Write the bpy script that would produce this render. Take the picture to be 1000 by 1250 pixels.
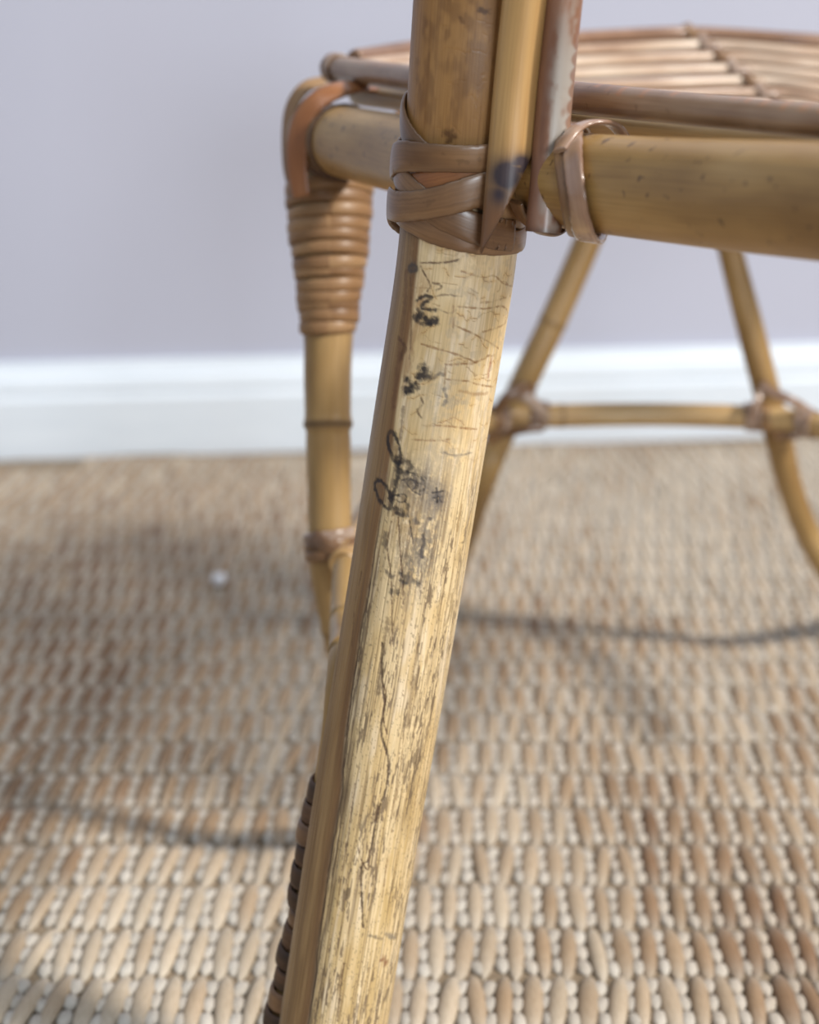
import bpy, math, random
import numpy as np
from mathutils import Vector, noise
random.seed(7); rng = np.random.default_rng(7)
for o in list(bpy.data.objects): bpy.data.objects.remove(o)
S = bpy.context.scene; COL = S.collection

# ---------------------------------------------------------------- camera
F = 2200.0; PITCH = math.radians(16.82); H = 0.36
SP, CP = math.sin(PITCH), math.cos(PITCH)
cam_d = bpy.data.cameras.new('camera'); cam = bpy.data.objects.new('camera', cam_d); COL.objects.link(cam)
cam.location = (0, 0, H); cam.rotation_euler = (math.pi/2 - PITCH, 0, 0)
cam_d.sensor_fit = 'HORIZONTAL'; cam_d.sensor_width = 24; cam_d.lens = 52.8
cam_d.clip_start = .01; cam_d.dof.use_dof = True; cam_d.dof.focus_distance = .512; cam_d.dof.aperture_fstop = 7.6
S.camera = cam

# ---------------------------------------------------------------- light
w = bpy.data.worlds.new('daylight'); S.world = w; w.use_nodes = True
bgn = w.node_tree.nodes['Background']; bgn.inputs[0].default_value = (.70, .85, 1.0, 1); bgn.inputs[1].default_value = .335
def area(name, loc, target, size, power, color):
    d = bpy.data.lights.new(name, 'AREA'); d.shape = 'RECTANGLE'; d.size = size[0]; d.size_y = size[1]
    d.energy = power; d.color = color
    o = bpy.data.objects.new(name, d); COL.objects.link(o); o.location = loc
    o.rotation_euler = (Vector(target) - Vector(loc)).to_track_quat('-Z', 'Y').to_euler()
    return o
area('window_light', (2.02, -.42, 2.15), (0, .6, .15), (.32, .36), 112, (1, .94, .86))
area('overhead_fill', (-.4, -.5, 2.3), (.1, .7, .2), (1.6, 1.6), 12, (.95, .97, 1))  # added overhead area lamp, lifts the rail and canes from above
area('second_window_light', (.50, -1.8, .62), (0, .8, .15), (.42, .42), 22, (.86, .93, 1))
vs = S.view_settings; vs.view_transform = 'Standard'; vs.look = 'None'; vs.gamma = 1; vs.exposure = 0.0
vs.use_curve_mapping = False

# ---------------------------------------------------------------- helpers
def P(px, py, z):
    """point seen at (px,py) of the 1000x1250 frame at axial distance z, in world metres"""
    u = (px - 500) / F * z; v = (625 - py) / F * z
    return np.array((u, z*CP + v*SP, H - z*SP + v*CP))
def lin(c):
    return tuple((x/255/12.92 if x/255 <= .04045 else ((x/255+.055)/1.055)**2.4) for x in c)
def nrm(a):
    return a / np.maximum(np.linalg.norm(a, axis=-1, keepdims=True), 1e-12)
def spline(pts, n):
    """Catmull-Rom through rows of pts (any number of columns), n samples evenly in index"""
    p = np.array(pts, float)
    if len(p) == 2:
        t = np.linspace(0, 1, n)[:, None]; return p[0]*(1-t) + p[1]*t
    q = np.vstack([2*p[0]-p[1], p, 2*p[-1]-p[-2]])
    t = np.linspace(0, len(p)-1-1e-9, n); i = t.astype(int); f = (t-i)[:, None]
    a, b, c, d = q[i], q[i+1], q[i+2], q[i+3]
    return .5*((2*b) + (-a+c)*f + (2*a-5*b+4*c-d)*f**2 + (-a+3*b-3*c+d)*f**3)
def link(name, me, parent=None, mats=()):
    for m in mats: me.materials.append(m)
    o = bpy.data.objects.new(name, me); COL.objects.link(o)
    if parent: o.parent = parent
    return o
def mesh_grid(name, V, closed_u=True, closed_v=False, caps=True, attrs=None, vattr=None):
    """V: (m, n, 3) rings; quads between rings; optional end caps"""
    m, n = V.shape[:2]
    i = np.arange(m if closed_v else m-1)[:, None]; j = np.arange(n if closed_u else n-1)[None, :]
    i2 = (i+1) % m; j2 = (j+1) % n
    q = np.stack([i*n+j, i*n+j2, i2*n+j2, i2*n+j], -1).reshape(-1, 4)
    verts = V.reshape(-1, 3); me = bpy.data.meshes.new(name)
    loops = q.ravel(); starts = np.arange(len(q))*4; tot = np.full(len(q), 4)
    if caps and not closed_v:
        c0 = np.arange(n)[::-1]; c1 = np.arange(n) + (m-1)*n
        starts = np.append(starts, [len(loops), len(loops)+n]); tot = np.append(tot, [n, n])
        loops = np.concatenate([loops, c0, c1])
    me.vertices.add(len(verts)); me.vertices.foreach_set('co', verts.ravel())
    me.loops.add(len(loops)); me.loops.foreach_set('vertex_index', loops.astype(np.int32))
    me.polygons.add(len(starts)); me.polygons.foreach_set('loop_start', starts.astype(np.int32))
    me.polygons.foreach_set('loop_total', tot.astype(np.int32))
    for k, a in (attrs or {}).items():
        at = me.attributes.new(k, 'FLOAT', 'POINT'); at.data.foreach_set('value', a.astype(np.float32).ravel())
    for k, a in (vattr or {}).items():
        at = me.attributes.new(k, 'FLOAT_VECTOR', 'POINT'); at.data.foreach_set('vector', a.astype(np.float32).ravel())
    me.update(calc_edges=True); me.validate()
    sm = np.ones(len(starts), bool)
    if caps and not closed_v: sm[-2:] = False
    me.polygons.foreach_set('use_smooth', sm)
    return me
def frames(path, normals):
    """tangent, side (binormal), normal for a swept path"""
    T = nrm(np.gradient(path, axis=0))
    N = normals - (normals*T).sum(1, keepdims=True)*T; N = nrm(N)
    return T, np.cross(T, N), N
def sweep(name, pts, radius, ref=(0, -1, 0), n=None, seg=24, mat=None, parent=None, nodes=(), wob=.0, taper_end=None, flat=1.0, endround=True):
    """cane: pts = rows of xyz; radius = scalar or list per point. nodes: (fraction, swell, tone) growth rings"""
    p = np.array(pts, float); r = np.array([radius]*len(p) if np.isscalar(radius) else radius, float)
    L = np.linalg.norm(np.diff(p, axis=0), axis=1).sum()
    n = n or max(16, int(L/.0018))
    s = spline(np.hstack([p, r[:, None]]), n); path = s[:, :3]; rr = s[:, 3].copy()
    if len(np.shape(ref)) == 1: ref = np.tile(np.array(ref, float), (n, 1))
    T, B, N = frames(path, ref)
    d = np.concatenate([[0], np.cumsum(np.linalg.norm(np.diff(path, axis=0), axis=1))])
    tone = np.zeros(n)
    for (f, sw, tn) in nodes:
        x = (d - f*L)
        rr += sw*np.exp(-(x/.0016)**2) - sw*.35*np.exp(-((x-.003)/.0022)**2); tone += tn*np.exp(-((x-.0005)/.0010)**2)
    if endround:
        e = np.minimum(d, d[-1]-d); rr *= np.sqrt(np.clip(e/.0012, 0, 1)*.25+.75)
    th = np.linspace(0, 2*math.pi, seg, endpoint=False)
    ph = rng.uniform(0, 6)
    R = rr[:, None]*(1 + wob*np.sin(2*th[None, :]+ph+d[:, None]*20) + wob*np.sin(d[:, None]*55+ph))
    V = path[:, None]+R[..., None]*(np.cos(th)[None, :, None]*N[:, None]*flat + np.sin(th)[None, :, None]*B[:, None])
    off = rng.uniform(-5, 5, 3)
    cc = np.stack([R*np.cos(th), R*np.sin(th), np.repeat(d[:, None], seg, 1)], -1) + off
    k = np.round(d/.0063); cen = k*.0063+.0012*np.sin(k*7.3); wdt = .0007+.0004*np.sin(k*3.1)
    hang = .75+.35*np.sin(k*5.7)
    drip = np.exp(-((d-cen)/wdt)**2)[:, None]*(np.abs(((th-math.pi/2*DR+math.pi) % (2*math.pi))-math.pi)[None] < hang[:, None])
    me = mesh_grid(name, V, attrs={'tone': np.repeat(tone[:, None], seg, 1), 'drip': drip.astype(float)}, vattr={'cc': cc})
    return link(name, me, parent, [mat])
DR = -1
def ribbon(name, path, normals, width, thick, mat, parent, n=None, seg=14, closed=False, ridge=0.0, power=.75):
    """flat peel of rattan: elliptical strip lying on `path`, its face along `normals`"""
    path = np.array(path, float); normals = np.array(normals, float)
    wd = np.array([width]*len(path) if np.isscalar(width) else width, float)
    if n:
        s = spline(np.hstack([path, normals, wd[:, None]]), n); path, normals, wd = s[:, :3], s[:, 3:6], s[:, 6]
    if closed:
        T = nrm(np.roll(path, -1, 0)-np.roll(path, 1, 0)); N = nrm(normals-(normals*T).sum(1, keepdims=True)*T); B = np.cross(T, N)
    else: T, B, N = frames(path, normals)
    d = np.concatenate([[0], np.cumsum(np.linalg.norm(np.diff(path, axis=0), axis=1))])
    th = np.linspace(0, 2*math.pi, seg, endpoint=False)
    c, s_ = np.cos(th), np.sin(th)
    x = np.sign(c)*np.abs(c)**power; y = np.sign(s_)*np.abs(s_)**power
    hw = wd[:, None]/2; ht = thick/2
    wig = 1+.06*np.sin(d*140+rng.uniform(0, 6))
    V = path[:, None] + (hw*wig[:, None]*x)[..., None]*B[:, None] + ((ht*y+ht)[None, :, None] if False else (ht*y+ht)[None, :, None])*N[:, None]
    off = rng.uniform(-5, 5, 3)
    cc = np.stack([hw*x, np.repeat((ht*y)[None], len(path), 0), np.repeat(d[:, None], seg, 1)], -1)+off
    tone = np.repeat((np.abs(x)**6*.5)[None], len(path), 0)
    me = mesh_grid(name, V, closed_v=closed, caps=not closed, attrs={'tone': tone}, vattr={'cc': cc})
    return link(name, me, parent, [mat])

# ---------------------------------------------------------------- materials
class NT:
    def __init__(s, name):
        s.m = bpy.data.materials.new(name); s.m.use_nodes = True; s.t = s.m.node_tree; s.t.nodes.clear()
        s.out = s.n('ShaderNodeOutputMaterial'); s.b = s.n('ShaderNodeBsdfPrincipled'); s.l(s.b.outputs[0], s.out.inputs[0])
    def n(s, t, **k):
        x = s.t.nodes.new(t)
        for a, b in k.items(): setattr(x, a, b)
        return x
    def l(s, a, b): s.t.links.new(a, b)
    def attr(s, name, fac=False):
        x = s.n('ShaderNodeAttribute', attribute_name=name); return x.outputs['Fac' if fac else 'Vector']
    def map(s, v, scale):
        x = s.n('ShaderNodeMapping'); s.l(v, x.inputs[0]); x.inputs['Scale'].default_value = scale; return x.outputs[0]
    def noise(s, v, scale, detail=4, rough=.55, dist=0):
        x = s.n('ShaderNodeTexNoise'); s.l(v, x.inputs['Vector']); x.inputs['Scale'].default_value = scale
        x.inputs['Detail'].default_value = detail; x.inputs['Roughness'].default_value = rough; x.inputs['Distortion'].default_value = dist
        return x.outputs['Fac']
    def ramp(s, v, stops):
        x = s.n('ShaderNodeValToRGB'); s.l(v, x.inputs[0]); e = x.color_ramp.elements
        while len(e) < len(stops): e.new(.5)
        for k, (p, c) in zip(e, stops):
            k.position = p; k.color = (*(c if len(c) == 3 else c[:3]), 1)
        return x.outputs[0]
    def mr(s, v, a, b, c=0, d=1):
        x = s.n('ShaderNodeMapRange'); s.l(v, x.inputs[0])
        for i, q in enumerate((a, b, c, d)): x.inputs[i+1].default_value = q
        return x.outputs[0]
    def mix(s, f, a, b, mode='MIX'):
        x = s.n('ShaderNodeMix', data_type='RGBA', blend_type=mode)
        for i, q in ((0, f), (6, a), (7, b)):
            if hasattr(q, 'is_output'): s.l(q, x.inputs[i])
            elif i == 0: x.inputs[0].default_value = q
            else: x.inputs[i].default_value = (*q, 1)
        return x.outputs[2]
    def bump(s, h, dist, strength=1, nrm_=None):
        x = s.n('ShaderNodeBump'); s.l(h, x.inputs['Height']); x.inputs['Distance'].default_value = dist; x.inputs['Strength'].default_value = strength
        if nrm_ is not None: s.l(nrm_, x.inputs['Normal'])
        return x.outputs[0]
    def fin(s, col, rough=.5, nrm_=None, coat=0, spec=.5):
        if hasattr(col, 'is_output'): s.l(col, s.b.inputs['Base Color'])
        else: s.b.inputs['Base Color'].default_value = (*col, 1)
        if hasattr(rough, 'is_output'): s.l(rough, s.b.inputs['Roughness'])
        else: s.b.inputs['Roughness'].default_value = rough
        if nrm_ is not None: s.l(nrm_, s.b.inputs['Normal'])
        s.b.inputs['Coat Weight'].default_value = coat; s.b.inputs['Coat Roughness'].default_value = .25
        s.b.inputs['Specular IOR Level'].default_value = spec
        return s.m
def cane_mat(name, dark, mid, light, blotch=40, streak=.5, spots=.0, spotc=(70, 48, 30), rough=.42, coat=.15, speck=.66):
    t = NT(name); cc = t.attr('cc')
    big = t.noise(t.map(cc, (1, 1, .35)), blotch, 3)
    c = t.ramp(big, [(.30, lin(dark)), (.5, lin(mid)), (.72, lin(light))])
    fine = t.noise(t.map(cc, (1, 1, .02)), 1500, 3, .6)
    c = t.mix(streak, c, t.ramp(fine, [(.3, (.55, .5, .45)), (.6, (1, 1, 1))]), 'MULTIPLY')
    sp = t.noise(cc, 260, 2)
    c = t.mix(t.mr(sp, speck, speck+.05, 0, spots), c, lin(spotc))
    c = t.mix(t.mr(t.attr('tone', True), 0, 1, 0, .85), c, lin((62, 42, 32)))
    return t.fin(c, rough, t.bump(fine, .00008, .6), coat)
M = {}
M['cane'] = cane_mat('rattan_golden', (138, 104, 58), (168, 132, 78), (190, 156, 104), spots=.7, speck=.65)
M['cane_far'] = cane_mat('rattan_honey', (138, 106, 62), (166, 134, 84), (188, 156, 106), spots=.0)
M['stretch'] = cane_mat('rattan_stretcher', (170, 135, 88), (192, 160, 110), (206, 178, 130), spots=.0)
M['pole'] = cane_mat('rattan_pole', (168, 128, 74), (190, 150, 92), (206, 170, 112), spots=.3, blotch=25)
M['rim'] = cane_mat('rattan_rim_brown', (112, 82, 62), (142, 108, 84), (170, 140, 114), spots=.3, blotch=60, rough=.36, coat=.3)
M['thin'] = cane_mat('rattan_thin', (160, 134, 92), (184, 160, 116), (198, 176, 134), spots=0)
M['seat'] = cane_mat('rattan_seat', (150, 116, 92), (192, 164, 140), (220, 202, 182), spots=0, blotch=45, rough=.35, coat=.3)
_m = cane_mat('rattan_rim_dripped', (108, 78, 56), (138, 106, 80), (172, 144, 118), spots=.3, blotch=60, rough=.36, coat=.3)
_t = _m.node_tree; _b = next(n for n in _t.nodes if n.type == 'BSDF_PRINCIPLED'); _src = _b.inputs['Base Color'].links[0].from_socket
_a = _t.nodes.new('ShaderNodeAttribute'); _a.attribute_name = 'drip'; _x = _t.nodes.new('ShaderNodeMix'); _x.data_type = 'RGBA'
_f = _t.nodes.new('ShaderNodeMath'); _f.operation = 'MULTIPLY'; _f.inputs[1].default_value = .65; _t.links.new(_a.outputs['Fac'], _f.inputs[0]); _t.links.new(_f.outputs[0], _x.inputs[0])
_t.links.new(_src, _x.inputs[6]); _x.inputs[7].default_value = (*lin((184, 124, 78)), 1); _t.links.new(_x.outputs[2], _b.inputs['Base Color'])
M['rim_drip'] = _m
M['bind'] = cane_mat('rattan_peel_brown', (100, 70, 46), (130, 96, 64), (160, 126, 92), spots=.25, blotch=80, rough=.36, coat=.35)
M['bind_light'] = cane_mat('rattan_peel_tan', (128, 94, 60), (150, 114, 76), (172, 138, 98), spots=.0, blotch=60, rough=.48, coat=.1)
M['bind_orange'] = cane_mat('rattan_peel_orange', (122, 76, 44), (152, 98, 58), (172, 120, 80), spots=.0, blotch=70, rough=.3, coat=.4)
M['bind_pink'] = cane_mat('rattan_peel_pale', (158, 122, 98), (184, 150, 126), (204, 176, 154), spots=.0, blotch=90, rough=.25, coat=.6)
M['bind_dark'] = cane_mat('rattan_peel_dark', (46, 33, 22), (80, 56, 37), (120, 86, 58), spots=.0, blotch=120, rough=.55, coat=.05)
M['bind_grey'] = cane_mat('rattan_peel_grey', (128, 100, 84), (156, 130, 112), (190, 170, 154), spots=.0, blotch=110, rough=.3, coat=.5)

# pole with bluish bloom for the second upright
t = NT('rattan_bloomed'); cc = t.attr('cc')
a = t.noise(t.map(cc, (1, 1, .25)), 150, 3); fine = t.noise(t.map(cc, (1, 1, .03)), 1400, 3)
b = t.noise(t.map(cc, (.6, .6, .5)), 190, 4, .6, 1.2)
c = t.ramp(a, [(.3, lin((112, 76, 58))), (.7, lin((146, 106, 82)))])
c = t.mix(t.mr(t.attr('bloom', True), 0, 1, 0, .8), c, lin((166, 162, 154)))
c = t.mix(t.mr(t.attr('ink', True), 0, 1, 0, .9), c, lin((60, 66, 92)))
c = t.mix(t.mr(t.attr('tone', True), 0, 1, 0, .85), c, lin((70, 48, 36)))
M['bloom'] = t.fin(c, .4, t.bump(fine, .00006, .5), .2)

# pole 1 gets an ink stain; leg gets its own map
t = NT('rattan_pole_inked'); cc = t.attr('cc')
a = t.noise(t.map(cc, (1, 1, .35)), 30, 3); fine = t.noise(t.map(cc, (1, 1, .02)), 1500, 3)
c = t.ramp(a, [(.3, lin((160, 120, 70))), (.7, lin((192, 154, 100)))])
c = t.mix(.45, c, t.ramp(fine, [(.3, (.6, .52, .45)), (.6, (1, 1, 1))]), 'MULTIPLY')
c = t.mix(t.mr(t.attr('brown', True), 0, 1, 0, .85), c, lin((112, 74, 50)))
c = t.mix(t.mr(t.attr('ink', True), 0, 1, 0, .93), c, lin((38, 36, 52)))
M['pole_ink'] = t.fin(c, .42, t.bump(fine, .00006, .5), .15)

t = NT('weathered_leg'); cc = t.attr('cc')
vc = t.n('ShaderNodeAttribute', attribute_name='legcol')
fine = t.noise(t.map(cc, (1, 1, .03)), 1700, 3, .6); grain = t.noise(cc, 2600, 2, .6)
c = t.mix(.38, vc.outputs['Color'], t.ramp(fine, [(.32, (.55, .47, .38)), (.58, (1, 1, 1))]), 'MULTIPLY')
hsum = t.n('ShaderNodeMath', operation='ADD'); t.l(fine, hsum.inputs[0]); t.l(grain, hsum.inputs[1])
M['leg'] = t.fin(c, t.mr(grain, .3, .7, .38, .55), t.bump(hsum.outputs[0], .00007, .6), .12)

t = NT('wall_paint'); g = t.n('ShaderNodeNewGeometry')
nz = t.noise(g.outputs['Position'], 3, 2); n2 = t.noise(g.outputs['Position'], 260, 4)
M['wall'] = t.fin(t.ramp(nz, [(.3, lin((177, 180, 196))), (.7, lin((183, 185, 201)))]), .75, t.bump(n2, .0003, .3))
t = NT('white_gloss_paint'); g = t.n('ShaderNodeNewGeometry'); n2 = t.noise(t.map(g.outputs['Position'], (1, 8, 8)), 12, 3)
M['skirt'] = t.fin(t.ramp(n2, [(.3, lin((214, 223, 233))), (.7, lin((222, 230, 239)))]), .35)
t = NT('floor_boards'); g = t.n('ShaderNodeNewGeometry'); n2 = t.noise(t.map(g.outputs['Position'], (1, 14, 1)), 9, 5)
M['floor'] = t.fin(t.ramp(n2, [(.3, lin((120, 92, 66))), (.7, lin((152, 122, 92)))]), .4, t.bump(n2, .0004, .4))
def rug_mat(name, rough, bs):
    t = NT(name); g = t.n('ShaderNodeNewGeometry'); vc = t.n('ShaderNodeAttribute', attribute_name='rc')
    f = t.noise(t.map(g.outputs['Position'], (1, .12, 1)), 1500, 3)
    c = t.mix(.45, vc.outputs['Color'], t.ramp(f, [(.3, (.62, .57, .5)), (.6, (1, 1, 1))]), 'MULTIPLY')
    return t.fin(c, rough, t.bump(f, .0002, bs), 0, .25)
M['float'] = rug_mat('rug_seagrass', .7, .6); M['cord'] = rug_mat('rug_cotton', .85, .3)
t = NT('rug_backing'); g = t.n('ShaderNodeNewGeometry'); f = t.noise(g.outputs['Position'], 500, 3)
M['back'] = t.fin(t.ramp(f, [(.3, lin((120, 104, 84))), (.7, lin((152, 136, 114)))]), .9)
t = NT('white_lint'); g = t.n('ShaderNodeNewGeometry'); f = t.noise(g.outputs['Position'], 900, 2)
M['lint'] = t.fin(t.ramp(f, [(.3, (.8, .8, .84)), (.7, (.92, .92, .95))]), .9)

# ---------------------------------------------------------------- the setting
wl = P(0, 563, H/(SP-CP*(625-563)/F)); wr = P(1000, 533, H/(SP-CP*(625-533)/F))
wl[2] = wr[2] = 0
wd = nrm(wr-wl); wn = np.array((wd[1], -wd[0], 0.))            # along the wall, and out of it into the room
W0 = wl - wd*1.3; W1 = wr + wd*1.5
def boxmesh(name, corners, z0, z1, mat, bevel=0, parent=None):
    v = [(*c[:2], z0) for c in corners] + [(*c[:2], z1) for c in corners]
    f = [(3, 2, 1, 0), (4, 5, 6, 7)] + [(i, (i+1) % 4, (i+1) % 4+4, i+4) for i in range(4)]
    me = bpy.data.meshes.new(name); me.from_pydata(v, [], f); me.update()
    o = link(name, me, parent, [mat])
    if bevel:
        b = o.modifiers.new('bevel', 'BEVEL'); b.width = bevel; b.segments = 2
    return o
sk = .014
wallf = -wn*sk
o = boxmesh('wall_back', [W0+wallf, W1+wallf, W1+wallf-wn*.1, W0+wallf-wn*.1], 0, 1.9, M['wall']); o['kind'] = 'structure'
o = boxmesh('floor', [np.array((-2., -1.6, 0)), np.array((2.2, -1.6, 0)), W1+wallf, W0+wallf], -.05, -.0005, M['floor']); o['kind'] = 'structure'
# moulded skirting: profile (out, up)
prof = [(0, 0), (.0, .046), (-.002, .048), (-.0025, .0515), (-.001, .0535), (-.003, .062), (-.007, .0665), (-.0085, .070), (-.009, .074), (-.014, .074), (-.014, 0)]
v = []; 
for Wp in (W0, W1):
    for a, b in prof: q = Wp+wn*a; v.append((q[0], q[1], b))
k = len(prof); f = [(i, (i+1) % k, (i+1) % k+k, i+k) for i in range(k)] + [tuple(range(k))[::-1], tuple(range(k, 2*k))]
me = bpy.data.meshes.new('baseboard_back'); me.from_pydata(v, [], f); me.update()
o = link('baseboard_back', me, None, [M['skirt']]); o['kind'] = 'structure'
bv = o.modifiers.new('bevel', 'BEVEL'); bv.width = .0006; bv.segments = 2

# ---------------------------------------------------------------- rug
RT = .0035                                                      # backing height
cw, rw = .0100, .0350
X0, X1, Y0 = -.80, .86, .06
def wall_y(x): return wl[1] + (x-wl[0])*wd[1]/wd[0]
yend = lambda x: wall_y(x) - .012 + .004*math.sin(x*23) + .003*math.sin(x*61+1)
nx = 60
xs = np.linspace(X0, X1, nx)
v = [(x, Y0, z) for z in (.0, RT) for x in xs] + [(x, yend(x), z) for z in (.0, RT) for x in xs]
f = []
for i in range(nx-1):
    f += [(nx+i, nx+i+1, 3*nx+i+1, 3*nx+i), (i+1, i, 2*nx+i, 2*nx+i+1), (i, i+1, nx+i+1, nx+i), (2*nx+i+1, 2*nx+i, 3*nx+i, 3*nx+i+1)]
f += [(0, nx, 3*nx, 2*nx), (nx-1, 3*nx-1, 4*nx-1, 2*nx-1)]
me = bpy.data.meshes.new('woven_rug'); me.from_pydata(v, [], f); me.update()
rug = link('woven_rug', me, None, [M['back']])
rug['label'] = 'flat-woven seagrass rug in tan and cream, covering the floor up to the white baseboard'; rug['category'] = 'rug'
def unit_blob(nr, ns, p=1.0):
    """spindle along y, unit half-length, unit radii"""
    rings = []
    for i in range(nr+1):
        y = -1+2*i/nr; r = max(1e-3, (1-abs(y)**2.4))**.55
        rings.append([(r*math.cos(2*math.pi*j/ns), y, r*math.sin(2*math.pi*j/ns)) for j in range(ns)])
    V = np.array(rings); q = []
    for i in range(nr):
        for j in range(ns):
            q.append((i*ns+j, i*ns+(j+1) % ns, (i+1)*ns+(j+1) % ns, (i+1)*ns+j))
    return V.reshape(-1, 3), np.array(q)
def rug_colour(x, y):
    """strand tone, random variation plus placed patches: 0 = cream, 1 = brown"""
    n1 = noise.noise(Vector((x*5+3.1, y*3.2, .3))); n2 = noise.noise(Vector((x*14, y*9, 4.)))
    a = .36 + .42*n1 + .3*n2
    a += .42*math.exp(-((x+.19)/.13)**2-((y-1.12)/.2)**2)        # browner at the far left
    a += .30*math.exp(-((x+.17)/.05)**2-((y-.78)/.16)**2)
    a += .50*math.exp(-(((x-.135)+(y-.62)*.2)/.035)**2-((y-.60)/.14)**2)
    a -= .25*math.exp(-((x-.12)/.16)**2-((y-1.2)/.16)**2)
    return a
def many(name, VB, QB, cen, scl, rot, shear, cols, mat, parent, ends=None):
    n = len(cen); V = VB[None]*scl[:, None, :]
    c, s = np.cos(rot)[:, None], np.sin(rot)[:, None]
    x = V[..., 0]*c - V[..., 1]*s; y = V[..., 0]*s + V[..., 1]*c
    z = V[..., 2] - shear*(VB[None, :, 1]**2)*np.ones((n, 1))
    V = np.stack([x, y, z], -1)+cen[:, None]
    Q = (QB[None]+(np.arange(n)*len(VB))[:, None, None]).reshape(-1, 4)
    me = bpy.data.meshes.new(name); me.vertices.add(V.shape[0]*V.shape[1]); me.vertices.foreach_set('co', V.astype(np.float32).ravel())
    me.loops.add(Q.size); me.loops.foreach_set('vertex_index', Q.astype(np.int32).ravel())
    me.polygons.add(len(Q)); me.polygons.foreach_set('loop_start', (np.arange(len(Q))*4).astype(np.int32)); me.polygons.foreach_set('loop_total', np.full(len(Q), 4, np.int32))
    at = me.attributes.new('rc', 'FLOAT_COLOR', 'POINT')
    cv = np.repeat(np.hstack([cols, np.ones((n, 1))])[:, None], len(VB), 1)
    if ends is not None:
        e = (np.abs(VB[:, 1])**2.2*.75)[None, :, None]; cv[..., :3] = cv[..., :3]*(1-e)+np.array(ends)*e*(.35+.65*cv[..., :1]/cv[..., :1].max())
    at.data.foreach_set('color', cv.astype(np.float32).ravel())
    me.update(calc_edges=True); me.polygons.foreach_set('use_smooth', np.ones(len(Q), bool))
    o = link(name, me, parent, [mat]); o['kind'] = 'stuff'; return o
FC, FS, FR_, FK = [], [], [], []; KC, KS, KR, KK = [], [], [], []
cream, tan, brown = np.array(lin((192, 176, 154))), np.array(lin((164, 139, 111))), np.array(lin((126, 97, 72)))
nrow = int((1.46-Y0)/rw)+1; ncol = int((X1-X0)/cw)
for i in range(nrow):
    jit = random.uniform(-.12, .12)
    for j in range(ncol):
        x = X0 + cw*(j+.5) + (cw*.5 if i % 2 else 0) + cw*jit + random.gauss(0, .0005)
        y = Y0 + rw*(i+.5) + random.gauss(0, .0008)
        ye = yend(x)
        if x > X1-.004 or y+rw*.45 > ye: 
            continue
        a = rug_colour(x, y) + random.gauss(0, .13)
        a = min(1, max(0, a)); col = cream*(1-2*a)+tan*2*a if a < .5 else tan*(2-2*a)+brown*(2*a-1)
        FC.append((x, y, RT+.0016)); FS.append((.0034+random.uniform(-.0004, .0006), rw*.60, .0021)); FR_.append(random.gauss(-.06, .05)); FK.append(col*random.uniform(.88, 1.08))
        for q in (-1, 0, 1):
            yy = y+q*rw*.30; tl = min(1, max(0, rug_colour(x, yy)))*.35+random.uniform(-.05, .1)
            KC.append((x+cw*.5, yy, RT+.0009)); KS.append((.0031, rw*.17, .0017)); KR.append(random.gauss(0, .12))
            KK.append((np.array(lin((198, 192, 182)))*(1-tl)+tan*tl)*random.uniform(.9, 1.05))
VB, QB = unit_blob(8, 8)
many('seagrass_strands', VB, QB, np.array(FC), np.array(FS), np.array(FR_), .0016, np.array(FK), M['float'], rug, lin((206, 198, 184)))
VB, QB = unit_blob(4, 6)
many('cotton_cords', VB, QB, np.array(KC), np.array(KS), np.array(KR), .0006, np.array(KK), M['cord'], rug)

# small bit of white lint on the rug
bl = P(268, 711, (H-.008)/(SP-CP*(625-711)/F))
VB, QB = unit_blob(10, 12); VV = VB.copy()
for i_ in range(len(VV)):
    VV[i_] *= 1+.5*noise.noise(Vector(VV[i_]*2.2))
VV *= np.array((.0060, .0042, .0030)); VV = VV[:, [1, 0, 2]] + np.array((bl[0], bl[1], RT+.0066))
me = bpy.data.meshes.new('lint_tuft'); me.from_pydata([tuple(q) for q in VV], [], [tuple(map(int, q)) for q in QB]); me.update()
me.polygons.foreach_set('use_smooth', np.ones(len(QB), bool))
o = link('lint_tuft', me, None, [M['lint']]); o['label'] = 'tiny white tuft of lint lying on the rug left of the chair'; o['category'] = 'lint'

# ---------------------------------------------------------------- chair
chair = bpy.data.objects.new('rattan_chair', None); COL.objects.link(chair)
chair['label'] = 'honey-coloured rattan chair with cane-bound joints and a weathered, ink-marked leg, standing on the rug'; chair['category'] = 'chair'
chair.location = (.08, .75, 0)
bpy.context.view_layer.update()
class Par: pass
# children are modelled in world coordinates: shift them back by the chair's base
def adopt(o):
    if o.name.split('.')[0] == 'leg':                         # feet are cut flat where they stand on the rug
        co = np.empty(len(o.data.vertices)*3, np.float32); o.data.vertices.foreach_get('co', co); co[2::3] = np.maximum(co[2::3], .0075)
        o.data.vertices.foreach_set('co', co); o.data.update()
    o.parent = chair; o.matrix_parent_inverse = chair.matrix_world.inverted(); return o

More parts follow.
